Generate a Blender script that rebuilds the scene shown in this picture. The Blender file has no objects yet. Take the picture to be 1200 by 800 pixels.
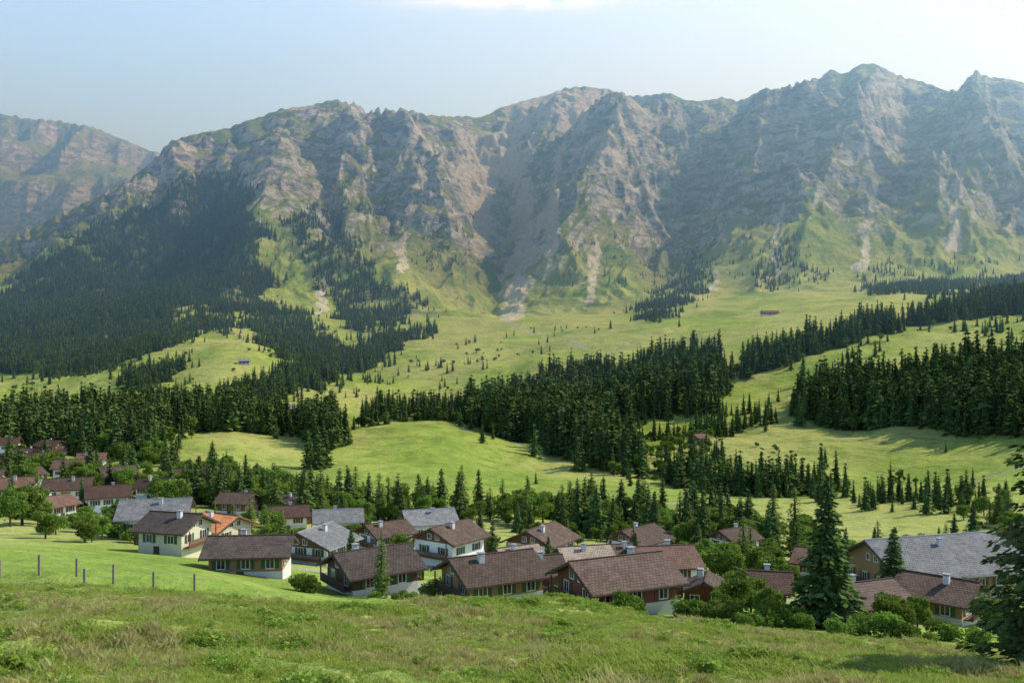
import bpy, math, random
import numpy as np
from mathutils import Vector
random.seed(7); rng=np.random.default_rng(11)
F=1100.0
scene=bpy.context.scene
# ------------------------------------------------------------------ helpers
def mesh_np(name, verts, groups, smooth=False, mats=()):
    """groups: list of (faces ndarray (n,k), material index)"""
    me=bpy.data.meshes.new(name)
    me.vertices.add(len(verts)); me.vertices.foreach_set('co',np.asarray(verts,np.float32).ravel())
    lt=np.concatenate([np.full(len(f),f.shape[1]) for f,_ in groups]).astype(np.int32)
    li=np.concatenate([f.ravel() for f,_ in groups]).astype(np.int32)
    mi=np.concatenate([np.full(len(f),m) for f,m in groups]).astype(np.int32)
    me.loops.add(len(li)); me.loops.foreach_set('vertex_index',li)
    me.polygons.add(len(lt)); ls=np.concatenate([[0],np.cumsum(lt)[:-1]]).astype(np.int32)
    me.polygons.foreach_set('loop_start',ls); me.polygons.foreach_set('loop_total',lt)
    me.polygons.foreach_set('material_index',mi)
    me.polygons.foreach_set('use_smooth',np.full(len(lt),smooth))
    for m in mats: me.materials.append(m)
    me.update(calc_edges=True); me.validate()
    return me
def link(me,name,parent=None,loc=(0,0,0)):
    o=bpy.data.objects.new(name,me); scene.collection.objects.link(o); o.location=loc
    if parent: o.parent=parent
    return o
class NT:
    def __init__(s,tree): s.t=tree; s.n=tree.nodes; s.l=tree.links
    def add(s,typ,**k):
        n=s.n.new(typ)
        for a,b in k.items():
            if a.startswith('i_'):
                key=a[2:]; key=int(key) if key.isdigit() else key.replace('_',' ')
                if hasattr(b,'is_output'): s.l.new(b,n.inputs[key])
                else: n.inputs[key].default_value=b
            else: setattr(n,a,b)
        return n
    def math(s,op,a,b=0.5,clamp=False):
        n=s.n.new('ShaderNodeMath'); n.operation=op; n.use_clamp=clamp
        for i,v in enumerate((a,b)):
            if hasattr(v,'is_output'): s.l.new(v,n.inputs[i])
            else: n.inputs[i].default_value=v
        return n.outputs[0]
    def mix(s,f,a,b,mode='MIX'):
        n=s.n.new('ShaderNodeMix'); n.data_type='RGBA'; n.blend_type=mode
        for i,v in ((0,f),(6,a),(7,b)):
            if hasattr(v,'is_output'): s.l.new(v,n.inputs[i])
            else: n.inputs[i].default_value=(v if i==0 else (*v,1))
        return n.outputs[2]
    def ramp(s,f,lo,hi):
        n=s.n.new('ShaderNodeMapRange'); n.interpolation_type='SMOOTHSTEP'
        s.l.new(f,n.inputs[0]); n.inputs[1].default_value=lo; n.inputs[2].default_value=hi
        return n.outputs[0]
    def noise(s,vec,scale,detail=4,rough=0.55,dist=0.0):
        n=s.n.new('ShaderNodeTexNoise'); s.l.new(vec,n.inputs['Vector'])
        n.inputs['Scale'].default_value=scale; n.inputs['Detail'].default_value=detail
        n.inputs['Roughness'].default_value=rough; n.inputs['Distortion'].default_value=dist
        return n.outputs[0]
def newmat(name):
    m=bpy.data.materials.new(name); m.use_nodes=True; nt=NT(m.node_tree)
    b=nt.n['Principled BSDF']; b.inputs['Roughness'].default_value=0.85
    b.inputs['Specular IOR Level'].default_value=0.2
    return m,nt,b
def simple(name,col,rough=0.8,var=0.25,scale=3.0,spec=0.2,stretch=(1,1,1)):
    m,nt,b=newmat(name)
    tc=nt.add('ShaderNodeTexCoord'); mp=nt.add('ShaderNodeMapping',i_Vector=tc.outputs['Object'],i_Scale=stretch)
    n=nt.noise(mp.outputs[0],scale,6)
    c=nt.mix(n,tuple(x*(1-var) for x in col),tuple(min(1,x*(1+var)) for x in col))
    nt.l.new(c,b.inputs['Base Color']); b.inputs['Roughness'].default_value=rough
    b.inputs['Specular IOR Level'].default_value=spec
    return m
# ------------------------------------------------------------------ noise
def mkperlin(seed):
    r=np.random.default_rng(seed); perm=r.permutation(256); perm=np.concatenate([perm,perm])
    ang=r.random(256)*2*np.pi; gx=np.cos(ang); gy=np.sin(ang)
    def p(x,y):
        xi=np.floor(x).astype(np.int64); yi=np.floor(y).astype(np.int64); xf=x-xi; yf=y-yi
        xi&=255; yi&=255
        u=xf*xf*xf*(xf*(xf*6-15)+10); v=yf*yf*yf*(yf*(yf*6-15)+10)
        def g(ix,iy,dx,dy):
            h=perm[perm[ix&255]+(iy&255)]; return gx[h]*dx+gy[h]*dy
        a=g(xi,yi,xf,yf); b=g(xi+1,yi,xf-1,yf); c=g(xi,yi+1,xf,yf-1); d=g(xi+1,yi+1,xf-1,yf-1)
        return (a+(b-a)*u+((c+(d-c)*u)-(a+(b-a)*u))*v)*1.5
    return p
P=[mkperlin(s) for s in range(8)]
def fbm(x,y,lam,octs,k=0,gain=0.5):
    s=0;a=1.0
    for i in range(octs):
        s=s+a*P[(k+i)%8](x/lam+i*17.3,y/lam+i*9.1); lam*=0.5; a*=gain
    return s
def ridged(x,y,lam,octs,k=0,gain=0.5):
    s=0;a=1.0;w=1.0
    for i in range(octs):
        n=1-np.abs(P[(k+i)%8](x/lam+i*7.7,y/lam+i*3.3)); n=n*n
        s=s+a*(n-0.55)*w; w=np.clip(n*1.3,0,1); lam*=0.5; a*=gain
    return s
def sm(x,a,b):
    t=np.clip((x-a)/(b-a),0,1); return t*t*(3-2*t)
# ------------------------------------------------------------------ terrain heights (table of image rows by image column and distance)
D=[12,25,40,55,75,100,130,170,220,290,380,500,650,850,1100,1450,1900]
T={-600:[822,745,685,655,635,640,635,620,597,565,535,508,480,462,430,395,350],
   0:[822,745,690,662,637,650,640,625,600,572,545,520,492,474,448,415,372],
 200:[822,750,700,680,655,668,657,637,612,585,555,519,494,468,418,392,352],
 280:[822,751,704,688,672,682,665,644,618,590,560,520,494,470,402,402,362],
 400:[822,755,712,700,715,708,681,656,632,605,575,532,499,486,446,412,380],
 500:[822,757,716,704,728,710,684,658,634,608,578,532,492,500,446,408,378],
 600:[822,760,720,709,735,712,690,663,640,612,580,545,515,486,432,400,374],
 700:[822,762,728,716,740,717,695,668,642,616,585,552,518,468,412,385,368],
 800:[822,765,738,728,745,722,700,672,645,620,590,560,515,445,395,372,358],
1000:[822,772,752,745,755,735,712,680,650,625,588,555,505,420,365,348,342],
1200:[822,780,772,765,768,745,715,680,645,615,568,525,462,390,357,345,332],
1800:[822,790,785,775,770,745,710,670,630,590,540,480,420,370,345,330,315]}
pxs=sorted(T); tz=np.array([[-(p-400)/F*d for p,d in zip(T[k],D)] for k in pxs])
fpx=np.linspace(-600,1800,241); fld=np.linspace(math.log(12),math.log(1900),260)
tmp=np.array([np.interp(fld,np.log(D),r) for r in tz])
fine=np.array([np.interp(fpx,pxs,tmp[:,j]) for j in range(260)]).T
def smooth(a,ax,k,n):
    ker=np.ones(k)/k
    for _ in range(n):
        pad=[(0,0)]*a.ndim; pad[ax]=(k//2,k//2)
        b=np.pad(a,pad,mode='reflect',reflect_type='odd')
        a=np.apply_along_axis(lambda r:np.convolve(r,ker,'valid'),ax,b)
    return a
fine=smooth(fine,0,5,3); fine=smooth(fine,1,5,3)
def base_z(x,y):
    px=np.clip(600+F*x/np.maximum(y,20),-599,1799); yy=np.clip(y,12,1899)
    i=(px+600)/10; j=(np.log(yy)-fld[0])/(fld[1]-fld[0])
    i0=np.clip(i.astype(int),0,239); j0=np.clip(j.astype(int),0,258); fi=i-i0; fj=j-j0
    z=(fine[i0,j0]*(1-fi)*(1-fj)+fine[i0+1,j0]*fi*(1-fj)+fine[i0,j0+1]*(1-fi)*fj+fine[i0+1,j0+1]*fi*fj)
    near=sm(y,-20,12); z=np.where(y<12,-1.9*(1-near)+z*near,z)
    return z
O=40.0
rows=np.concatenate([np.geomspace(10,60,110,endpoint=False),np.geomspace(60,1900,420,endpoint=False),
   np.linspace(1900,4450,640,endpoint=False),np.linspace(4450,7400,130)])-O
NC=1150; us=np.linspace(-0.86,0.86,NC); NR=len(rows)
Y=np.repeat(rows[:,None],NC,1); X=us[None,:]*(Y+O)
PX=600+F*X/np.maximum(Y,20)
sky_n=np.array([(-700,250),(-300,300),(0,285),(50,262),(100,238),(150,212),(185,184),(200,166),(225,157),(250,155),(275,147),(300,138),(330,129),(360,124),(392,117),(418,121),(428,131),(450,129),(472,128),(495,133),(520,136),(560,138),(590,126),(640,111),(665,104),(690,101),(715,106),(740,113),(765,111),(785,108),(800,116),(820,119),(845,114),(865,118),(890,107),(915,104),(935,98),(950,93),(962,92),(972,80),(985,86),(995,84),(1008,76),(1022,74),(1040,82),(1060,90),(1085,98),(1108,106),(1122,106),(1130,98),(1137,86),(1147,84),(1160,90),(1180,92),(1200,98),(1260,120),(1400,90),(1900,130)],float)
sky_f=np.array([(-700,150),(-200,120),(-60,150),(0,134),(30,139),(60,141),(90,146),(110,149),(130,158),(150,166),(170,174),(190,181),(240,215),(320,260),(1900,330)],float)
Rp=[-700,0,200,400,500,600,700,800,900,1000,1200,1900]; Rv=[2900,2900,3150,3350,3600,3900,4050,3800,3650,3550,3450,3450]
Z=base_z(X,Y)
m0=int(np.searchsorted(rows,1500)); Xm=X[m0:]; Ym=Y[m0:]; PM=PX[m0:]
R=np.interp(PM,Rp,Rv); Zb=base_z(Xm/Ym*1899,np.full_like(Ym,1899.))
skyN=np.interp(PM,sky_n[:,0],sky_n[:,1]); Zr=(400-skyN)/F*R
t=np.clip((Ym-1900)/(R-1900),0,1)
Zm=Zb+(Zr-Zb)*(0.34*t+0.66*t**1.75)
back=np.clip(Ym-R,0,None); Zm=np.where(Ym>R,np.maximum(Zr-back*0.75,Zr*0.35),Zm)
def polydist(pts,Xm=Xm,Ym=Ym):
    best=np.full(Xm.shape,1e9); amp=np.zeros(Xm.shape)
    w=[((p-600)/F*d,d,a) for p,d,a in pts]
    for (x0,y0,a0),(x1,y1,a1) in zip(w[:-1],w[1:]):
        dx,dy=x1-x0,y1-y0; s=np.clip(((Xm-x0)*dx+(Ym-y0)*dy)/(dx*dx+dy*dy),0,1)
        d=np.hypot(Xm-x0-s*dx,Ym-y0-s*dy); k=d<best
        best=np.where(k,d,best); amp=np.where(k,a0+(a1-a0)*s,amp)
    return best,amp
warp=fbm(Xm,Ym,420,5,2)*120
spurs=[([(330,3300,40),(325,2900,190),(360,2400,130),(440,2050,10)],330),
 ([(200,3150,30),(130,2650,120),(60,2250,50),(20,1950,0)],330),
 ([(480,3500,40),(500,3000,210),(545,2500,120),(580,2150,0)],260),
 ([(790,3750,70),(735,3200,290),(680,2700,210),(650,2250,20)],330),
 ([(915,3600,30),(900,3100,210),(870,2600,140),(840,2150,0)],230),
 ([(1025,3500,40),(1010,3000,210),(960,2500,140),(930,2100,0)],230),
 ([(1140,3450,40),(1120,3000,210),(1090,2500,130),(1060,2150,0)],250),
 ([(690,4050,20),(640,3600,140),(620,3200,60)],260),
 ([(400,3380,20),(420,3100,150),(430,2700,70)],190),
 ([(595,3850,-60),(595,3200,-260),(590,2600,-200),(575,2100,-30)],300),
 ([(800,3600,-10),(800,3000,-130),(790,2500,-80),(770,2150,0)],220),
 ([(370,3300,-10),(385,2800,-90),(400,2300,-30)],140),
 ([(255,3150,-10),(235,2700,-90),(200,2200,-30)],150),
 ([(1070,3450,-10),(1060,2900,-120),(1020,2300,-20)],220)]
for pts,w in spurs:
    bd,am=polydist(pts); f=np.clip(1-(bd+warp*0.6)/w,0,1.1); Zm+=am*f**1.25
mk=sm(Ym,1750,2700); near1=1-0.7*sm(t,0.82,1.0)
wx=fbm(Xm,Ym,700,3,1)*170; wy=fbm(Xm,Ym,700,3,5)*170
rg=ridged(Xm+wx+(Ym-3000)*0.25,(Ym+wy)*0.36,430,7,0,0.52)
rg2=ridged(Xm+wx*0.5+300-(Ym-3000)*0.3,(Ym+wy)*0.55,150,5,3,0.58)
Zm+=mk*near1*(rg*92+rg2*36)
Zm+=sm(Ym,1500,1900)*fbm(Xm,Ym,240,5,4)*13
# cliff bands
bs=95.0; wob=fbm(Xm,Ym,600,4,6)*1.0+(Xm*0.0016); q=Zm/bs+wob; fr=q-np.floor(q); st=np.floor(q)+sm(fr,0.30,0.60)
cl=sm(fbm(Xm,Ym,380,4,3),-0.15,0.35)*mk*sm(t,0.25,0.55)*(0.65+0.35*sm(PM,700,800))
Zm+=cl*(st-q)*bs*0.62
cf=5900.; skF=np.interp(PM,sky_f[:,0],sky_f[:,1]); ZF=(400-skF)/F*cf
tf=np.clip((Ym-4700)/(cf-4700),0,1)
Zfar=ZF*(0.45+0.55*tf**0.9)-np.clip(Ym-cf,0,None)*0.8+ridged(Xm,Ym*0.5,420,6,2)*130*(1-0.8*sm(tf,.8,1))
qf=Zfar/300.+fbm(Xm,Ym,900,3,5)*0.35; frf=qf-np.floor(qf); Zfar+=(np.floor(qf)+sm(frf,.4,.62)-qf)*300*0.45
wF=sm(Ym,4450,4900); Zm=np.where(Ym>4300,Zm*(1-wF)+np.maximum(Zfar,Zm*0.2)*wF,Zm)
def corr(Zm,lo,hi_fn,sk,crest,wfn,n=3,jag=0.0):
    for _ in range(n):
        tan=Zm/Ym; ok=(Ym>lo)&(Ym<hi_fn); mt=np.where(ok,tan,-9).max(0)
        pxc=600+F*us*(crest+O)/crest
        jj=fbm(pxc*1.0,pxc*0+3.3,26,4,2)*jag
        tg=(400-np.interp(pxc,sk[:,0],sk[:,1])-jj)/F
        de=tg-mt; de=np.convolve(np.pad(de,4,mode='edge'),np.ones(9)/9,'valid')
        Zm=Zm+de[None,:]*Ym*wfn
    return Zm
Zm=corr(Zm,1900,R+250,sky_n,3500.,np.where(Ym<4400,t**1.4,0),4,1.8)
Zm=corr(Zm,4800,9e9,sky_f,cf,wF*sm(tf,0,.9),3,1.0)
bl=sm(Ym,1600,1900); Z[m0:]=np.where(Ym<1900,Z[m0:]*(1-bl)+Zm*bl,Zm)
v=sm(Y,260,500)*(1-sm(Y,1700,1900))
Z+=v*(fbm(X,Y,130,4,1)*6.5+fbm(X,Y,30,3,5)*0.8)+sm(Y,60,120)*(1-sm(Y,260,500))*fbm(X,Y,50,3,2)*0.5
fg=1-sm(Y,48,70)
Z+=fg*(fbm(X,Y,7,3,3)*0.40+fbm(X,Y,1.6,3,5)*0.12)
Z+=np.exp(-(((X-1.6)/5.5)**2+((Y-46)/5.0)**2))*0.85+np.exp(-(((X+9)/4)**2+((Y-30)/3.0)**2))*0.3
kx,ky=(485-600)/F*600,600.; Z+=np.exp(-(((X-kx)/60)**2+((Y-ky)/38)**2))*9
def ground(x,y):
    x=np.asarray(x,float); y=np.asarray(y,float)
    r=np.interp(y,rows,np.arange(NR)); c=(x/(y+O)-us[0])/(us[1]-us[0])
    r0=np.clip(r.astype(int),0,NR-2); c0=np.clip(c.astype(int),0,NC-2); fr=r-r0; fc=np.clip(c-c0,0,1)
    return Z[r0,c0]*(1-fr)*(1-fc)+Z[r0+1,c0]*fr*(1-fc)+Z[r0,c0+1]*(1-fr)*fc+Z[r0+1,c0+1]*fr*fc
def image_row(x,y): return 400-F*ground(x,y)/y  # image row in which a ground point appears
def sight(px,py,lo=60,hi=2600):
    ys=np.geomspace(lo,hi,900); xs=(px-600)/F*ys; e=image_row(xs,ys)
    k=np.nonzero(e<=py)[0]
    if len(k)==0: return None
    return xs[k[0]],ys[k[0]]
def inpoly(px,py,poly):
    c=np.zeros(px.shape,bool); n=len(poly)
    for i in range(n):
        x0,y0=poly[i]; x1,y1=poly[(i+1)%n]
        if y0==y1: continue
        k=((y0>py)!=(y1>py))&(px<(x1-x0)*(py-y0)/(y1-y0)+x0); c^=k
    return c
# forest outlines in image pixels, projected from the camera onto the terrain
# (outline, density, height range, leafy share, clumpiness)
FOR=[([(-500,330),(0,345),(60,300),(120,262),(180,235),(230,212),(270,205),(290,225),(300,262),(318,300),(322,335),(300,352),(240,350),(200,372),(120,388),(60,405),(0,415),(-500,415)],0.9,(14,24),.03,.4),
 ([(-500,415),(0,412),(70,402),(130,388),(200,375),(260,352),(310,350),(345,365),(385,395),(415,415),(340,425),(300,388),(250,382),(200,402),(130,432),(60,440),(0,440),(-500,440)],0.8,(12,20),.35,.6),
 ([(335,262),(360,240),(395,255),(425,300),(455,335),(495,362),(470,382),(430,398),(405,385),(385,350),(352,312)],0.6,(13,22),.1,.8),
 ([(380,215),(470,200),(540,230),(560,300),(520,330),(470,300),(420,250)],0.12,(10,16),.2,1.0),
 ([(270,470),(330,445),(400,418),(430,402),(500,385),(480,402),(430,432),(350,462),(285,482)],0.75,(14,22),.15,.7),
 ([(135,455),(160,438),(215,425),(215,448),(160,458)],0.8,(12,18),.2,.3),
 ([(-300,500),(0,500),(100,492),(180,485),(245,482),(350,500),(350,512),(250,503),(195,506),(190,540),(60,540),(0,535),(-300,540)],0.7,(15,24),.25,.6),
 ([(350,500),(395,500),(400,520),(385,530),(355,520)],1.0,(20,26),0,.2),
 ([(400,500),(440,488),(545,480),(545,494),(470,489),(410,505)],0.4,(14,20),.15,.9),
 ([(550,492),(600,470),(680,452),(760,440),(845,430),(850,455),(812,470),(825,490),(745,497),(705,503),(735,545),(762,558),(700,552),(650,538),(600,510)],0.85,(17,32),.08,.6),
 ([(845,435),(900,415),(1000,388),(1100,366),(1200,350),(1500,330),(1500,350),(1200,366),(1100,380),(1010,398),(930,425),(880,450)],0.75,(15,27),.08,.7),
 ([(920,490),(960,455),(1010,445),(1060,460),(1100,440),(1200,435),(1500,420),(1500,520),(1200,515),(1100,508),(990,500)],0.8,(17,32),.12,.6),
 ([(700,500),(830,488),(900,480),(920,495),(850,520),(860,545),(760,540)],0.26,(9,17),.5,.9),
 ([(735,548),(870,560),(985,580),(960,588),(850,576),(770,566)],0.7,(11,21),.3,.7),
 ([(990,588),(1100,582),(1170,596),(1120,604),(1010,598)],0.10,(8,14),.2,1.),
 ([(740,372),(770,345),(800,320),(825,285),(835,325),(800,365),(765,380)],0.45,(12,20),.1,.8),
 ([(870,330),(900,300),(935,275),(960,330),(920,338)],0.4,(12,20),.1,.8),
 ([(980,322),(1060,300),(1200,305),(1200,320),(1000,332)],0.12,(12,18),.1,1.),
 ([(1015,336),(1200,326),(1300,320),(1300,336),(1200,338),(1020,344)],0.7,(12,18),.1,.7),
 ([(440,458),(560,440),(690,400),(720,385),(640,382),(560,400),(440,420)],0.024,(8,15),.5,1.),
 ([(200,470),(330,470),(330,440),(220,430)],0.03,(8,13),.3,1.),
 ([(560,500),(640,560),(900,585),(880,510),(1100,520),(1150,560),(1150,590),(640,575),(560,520)],0.014,(5,13),.5,1.),
 ([(640,300),(760,200),(860,180),(960,300),(800,330),(660,350)],0.06,(9,14),.1,1.),
 ([(860,420),(1000,380),(1200,360),(1200,430),(1000,440),(900,480)],0.016,(8,16),.2,1.),
 ([(380,400),(560,440),(560,470),(400,470)],0.024,(8,14),.4,1.)]
# ------------------------------------------------------------------ terrain masks
dYr=np.gradient(Y,axis=0); dZr=np.gradient(Z,axis=0); dXr=np.gradient(X,axis=0); dXc=np.gradient(X,axis=1); dZc=np.gradient(Z,axis=1)
gx=dZc/dXc; gy=(dZr-gx*dXr)/dYr; nz=1/np.sqrt(1+gx*gx+gy*gy)
EL=400-F*Z/np.maximum(Y,1)
nA=fbm(X,Y,300,6,1); nB=fbm(X,Y,60,5,4)
alt=sm(Y,1900,2600)
rightm=sm(PX,690,780); farm_=sm(Y,4450,4700)
fan=0
for c_,w0,e0,e1 in ((597,18,215,388),(560,8,200,300),(640,8,180,300),(838,9,270,345),(470,9,250,330),(375,7,320,375),(905,8,250,330),(1010,9,230,320),(1115,12,190,300),(690,8,280,360)):
    wd_=w0*(0.5+1.2*np.clip((EL-e0)/(e1-e0),0,1)); fan=np.maximum(fan,np.exp(-((PX-c_-(e1-EL)*0.12+nB*7)/wd_)**2)*sm(EL,e0-25,e0+10)*(1-sm(EL,e1-12,e1+12)))
scree=np.clip(nA*0.55+nB*0.3+0.50*sm(PX,450,570)*(1-sm(PX,720,780))*sm(Z,380,700)+0.85*fan*sm(Y,1500,1900)+.15*sm(Z,650,1000),0,1)*np.maximum(alt,fan*sm(Y,1500,1900))*(1-farm_)
thr=0.64+0.08*rightm+0.08*sm(Z,450,950)-0.20*farm_
rock=sm(thr-nz+0.20*nA+0.09*nB,-0.03,0.12)*alt*sm(Z,120,330)
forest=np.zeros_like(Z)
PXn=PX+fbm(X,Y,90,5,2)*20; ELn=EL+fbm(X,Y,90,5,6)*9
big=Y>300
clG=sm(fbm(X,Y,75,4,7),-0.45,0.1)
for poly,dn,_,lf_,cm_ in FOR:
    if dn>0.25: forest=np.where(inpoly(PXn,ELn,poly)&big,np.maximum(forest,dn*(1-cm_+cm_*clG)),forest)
yb=np.interp(PX,[0,200,400,470,520,2000],[46,46,43,42,70,75])
yb=yb+fbm(X,Y,6,2,3)*2.0
fore=1-sm(Y,yb-1.5,yb+1.0)
zone=np.stack([rock,forest,fore,np.ones_like(rock)],-1)
dryv=sm(fbm(X,Y,170,5,5)+0.25*sm(PX,400,560)*sm(Y,700,1200),-0.25,0.4)
tint=np.stack([scree,dryv,alt,np.ones_like(rock)],-1)
track=np.zeros_like(Z); mt_=(Y>60)&(Y<1950)
for pts,wd_ in (([(300,150),(400,142),(480,118),(500,133),(560,142),(660,136),(740,126),(850,132),(960,135),(1060,128)],1.7),([(480,118),(460,170),(300,200),(160,215),(60,235),(-60,260)],1.7),([(330,300),(450,335),(620,330),(800,370),(1000,400),(1260,440)],1.2),([(640,560),(560,640),(470,760),(600,950),(760,1200),(900,1280)],1.5),([(690,1150),(640,1450),(600,1700),(585,1900)],2.5)):
    bd,_=polydist([(a_,b_,0) for a_,b_ in pts],X+fbm(X,Y,60,2,1)*3,Y+fbm(X,Y,80,2,3)*5); track=np.maximum(track,(1-sm(bd,wd_*0.7,wd_*1.5))*mt_)
idx=np.arange(NR*NC).reshape(NR,NC)
quads=np.stack([idx[:-1,:-1],idx[:-1,1:],idx[1:,1:],idx[1:,:-1]],-1).reshape(-1,4)
# ------------------------------------------------------------------ terrain material
m_ter,nt,b=newmat('alpine_ground')
pos=nt.add('ShaderNodeNewGeometry').outputs['Position']
za=nt.add('ShaderNodeAttribute',attribute_name='zone'); zs=nt.add('ShaderNodeSeparateColor',i_0=za.outputs['Color']); ROCK,FORE,FG=zs.outputs
ta=nt.add('ShaderNodeAttribute',attribute_name='tint'); ts=nt.add('ShaderNodeSeparateColor',i_0=ta.outputs['Color']); SCR,VAR,ALT=ts.outputs
TRK=nt.add('ShaderNodeAttribute',attribute_name='track').outputs['Fac']
n1=nt.noise(pos,0.012,8,0.6); n2=nt.noise(pos,0.12,8,0.65); n3=nt.noise(pos,1.6,6,0.7); n4=nt.noise(pos,0.35,6,0.6,0.5)
g=nt.mix(nt.ramp(n1,0.38,0.62),(0.215,0.325,0.045),(0.34,0.42,0.085))
g=nt.mix(nt.math('MULTIPLY',VAR,0.7),g,(0.44,0.43,0.15))
g=nt.mix(nt.math('MULTIPLY',nt.ramp(n2,0.45,0.72),0.6),g,(0.43,0.45,0.14))
g=nt.mix(nt.math('MULTIPLY',nt.ramp(n2,0.50,0.30),0.65),g,(0.13,0.20,0.036))
mpw=nt.add('ShaderNodeMapping',i_Vector=pos,i_Scale=(0.012,0.012,0.5)); tw=nt.noise(mpw.outputs[0],1.3,5,0.6,0.3)
g=nt.mix(nt.math('MULTIPLY',nt.ramp(tw,0.52,0.60),0.42),g,(0.15,0.21,0.04))
g=nt.mix(nt.math('MULTIPLY',nt.ramp(n3,0.35,0.7),0.3),g,(0.17,0.25,0.04))
f1=nt.mix(nt.ramp(n4,0.35,0.65),(0.16,0.24,0.04),(0.38,0.39,0.10))
f1=nt.mix(nt.ramp(nt.noise(pos,0.22,7,0.65),0.58,0.70),f1,(0.38,0.31,0.15))
f1=nt.mix(nt.ramp(n3,0.40,0.62),f1,(0.13,0.19,0.035))
g=nt.mix(FG,g,f1)
g=nt.mix(nt.math('MULTIPLY',ALT,0.85),g,nt.mix(nt.ramp(n1,0.38,0.62),(0.10,0.155,0.045),(0.28,0.30,0.12)))
mp=nt.add('ShaderNodeMapping',i_Vector=pos,i_Scale=(1,0.5,2.2))
r1=nt.noise(mp.outputs[0],0.02,12,0.72,0.6)
mp2=nt.add('ShaderNodeMapping',i_Vector=pos,i_Scale=(1.5,0.25,0.35)); r2=nt.noise(mp2.outputs[0],0.02,9,0.7,1.0)
rk=nt.mix(nt.ramp(r1,0.38,0.62),(0.13,0.135,0.135),(0.56,0.535,0.49))
rk=nt.mix(nt.math('MULTIPLY',nt.ramp(r2,0.52,0.64),0.5),rk,(0.14,0.155,0.115))
sc=nt.mix(nt.ramp(n2,0.3,0.7),(0.50,0.45,0.37),(0.72,0.65,0.55))
rm=nt.ramp(nt.math('ADD',ROCK,nt.math('MULTIPLY',nt.math('SUBTRACT',nt.noise(pos,0.035,10,0.75),0.5),2.0)),0.35,0.60)
rm=nt.math('MULTIPLY',rm,nt.math('MULTIPLY',ALT,nt.ramp(ROCK,0.0,0.25)))
g=nt.mix(rm,g,rk)
sm_=nt.ramp(nt.math('ADD',SCR,nt.math('MULTIPLY',nt.math('SUBTRACT',nt.noise(pos,0.03,9,0.72),0.5),1.5)),0.36,0.62)
sm_=nt.math('MULTIPLY',sm_,nt.ramp(SCR,0.02,0.2))
g=nt.mix(nt.math('MULTIPLY',sm_,0.75),g,sc)
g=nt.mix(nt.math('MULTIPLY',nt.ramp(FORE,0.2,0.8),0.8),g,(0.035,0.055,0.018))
g=nt.mix(nt.math('MULTIPLY',TRK,0.8),g,nt.mix(n2,(0.30,0.28,0.24),(0.46,0.43,0.36)))
nt.l.new(g,b.inputs['Base Color']); b.inputs['Roughness'].default_value=0.95; b.inputs['Specular IOR Level'].default_value=0.1
bu1=nt.add('ShaderNodeBump',i_Height=r1,i_Distance=34.0); nt.l.new(nt.math('MULTIPLY',ALT,0.9),bu1.inputs['Strength'])
bu2=nt.add('ShaderNodeBump',i_Height=n3,i_Distance=0.5,i_Strength=0.5,i_Normal=bu1.outputs[0])
bu3=nt.add('ShaderNodeBump',i_Height=n2,i_Distance=4.5,i_Strength=0.55,i_Normal=bu2.outputs[0])
nt.l.new(bu3.outputs[0],b.inputs['Normal'])
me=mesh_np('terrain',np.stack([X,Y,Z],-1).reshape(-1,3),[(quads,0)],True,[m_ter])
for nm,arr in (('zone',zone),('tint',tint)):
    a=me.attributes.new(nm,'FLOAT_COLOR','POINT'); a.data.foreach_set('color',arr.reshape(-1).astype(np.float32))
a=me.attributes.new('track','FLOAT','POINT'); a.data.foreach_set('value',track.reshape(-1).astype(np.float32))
link(me,'mountain_terrain')
# ------------------------------------------------------------------ foliage materials
def leafmat(name,dark,light,trans=0.25):
    m=bpy.data.materials.new(name); m.use_nodes=True; nt=NT(m.node_tree); nt.n.clear()
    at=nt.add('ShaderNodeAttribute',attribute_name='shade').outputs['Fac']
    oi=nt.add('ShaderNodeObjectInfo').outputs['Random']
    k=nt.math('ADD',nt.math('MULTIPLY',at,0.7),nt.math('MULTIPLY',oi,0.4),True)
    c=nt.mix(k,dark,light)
    hs=nt.add('ShaderNodeHueSaturation',i_Color=c); nt.l.new(nt.math('ADD',0.48,nt.math('MULTIPLY',oi,0.035)),hs.inputs['Hue'])
    c=hs.outputs[0]
    d=nt.add('ShaderNodeBsdfDiffuse',i_Color=c); out=d.outputs[0]
    if trans>0:
        tr=nt.add('ShaderNodeBsdfTranslucent',i_Color=c)
        out=nt.add('ShaderNodeMixShader',i_0=trans,i_1=d.outputs[0],i_2=tr.outputs[0]).outputs[0]
    nt.add('ShaderNodeOutputMaterial',i_0=out); return m
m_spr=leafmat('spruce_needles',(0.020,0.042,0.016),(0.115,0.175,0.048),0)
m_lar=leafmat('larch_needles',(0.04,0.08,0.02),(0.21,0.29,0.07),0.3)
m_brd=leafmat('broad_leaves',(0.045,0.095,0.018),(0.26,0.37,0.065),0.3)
m_weed=leafmat('weed_leaves',(0.13,0.22,0.03),(0.36,0.48,0.09),0.35)
m_grs=leafmat('grass_blades',(0.22,0.31,0.05),(0.54,0.60,0.15),0.4)
m_str=leafmat('straw_blades',(0.36,0.36,0.12),(0.66,0.60,0.28),0.4)
m_brk=simple('bark',(0.09,0.065,0.045),0.9,0.35,6,0.1,(1,1,0.2))
def cards(cen,ax,wd):
    n=len(cen); v=np.stack([cen-ax,cen-wd+ax*0.1,cen+ax,cen+wd+ax*0.1],1).reshape(-1,3)
    f=np.arange(4*n).reshape(n,4); return v,f
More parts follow.
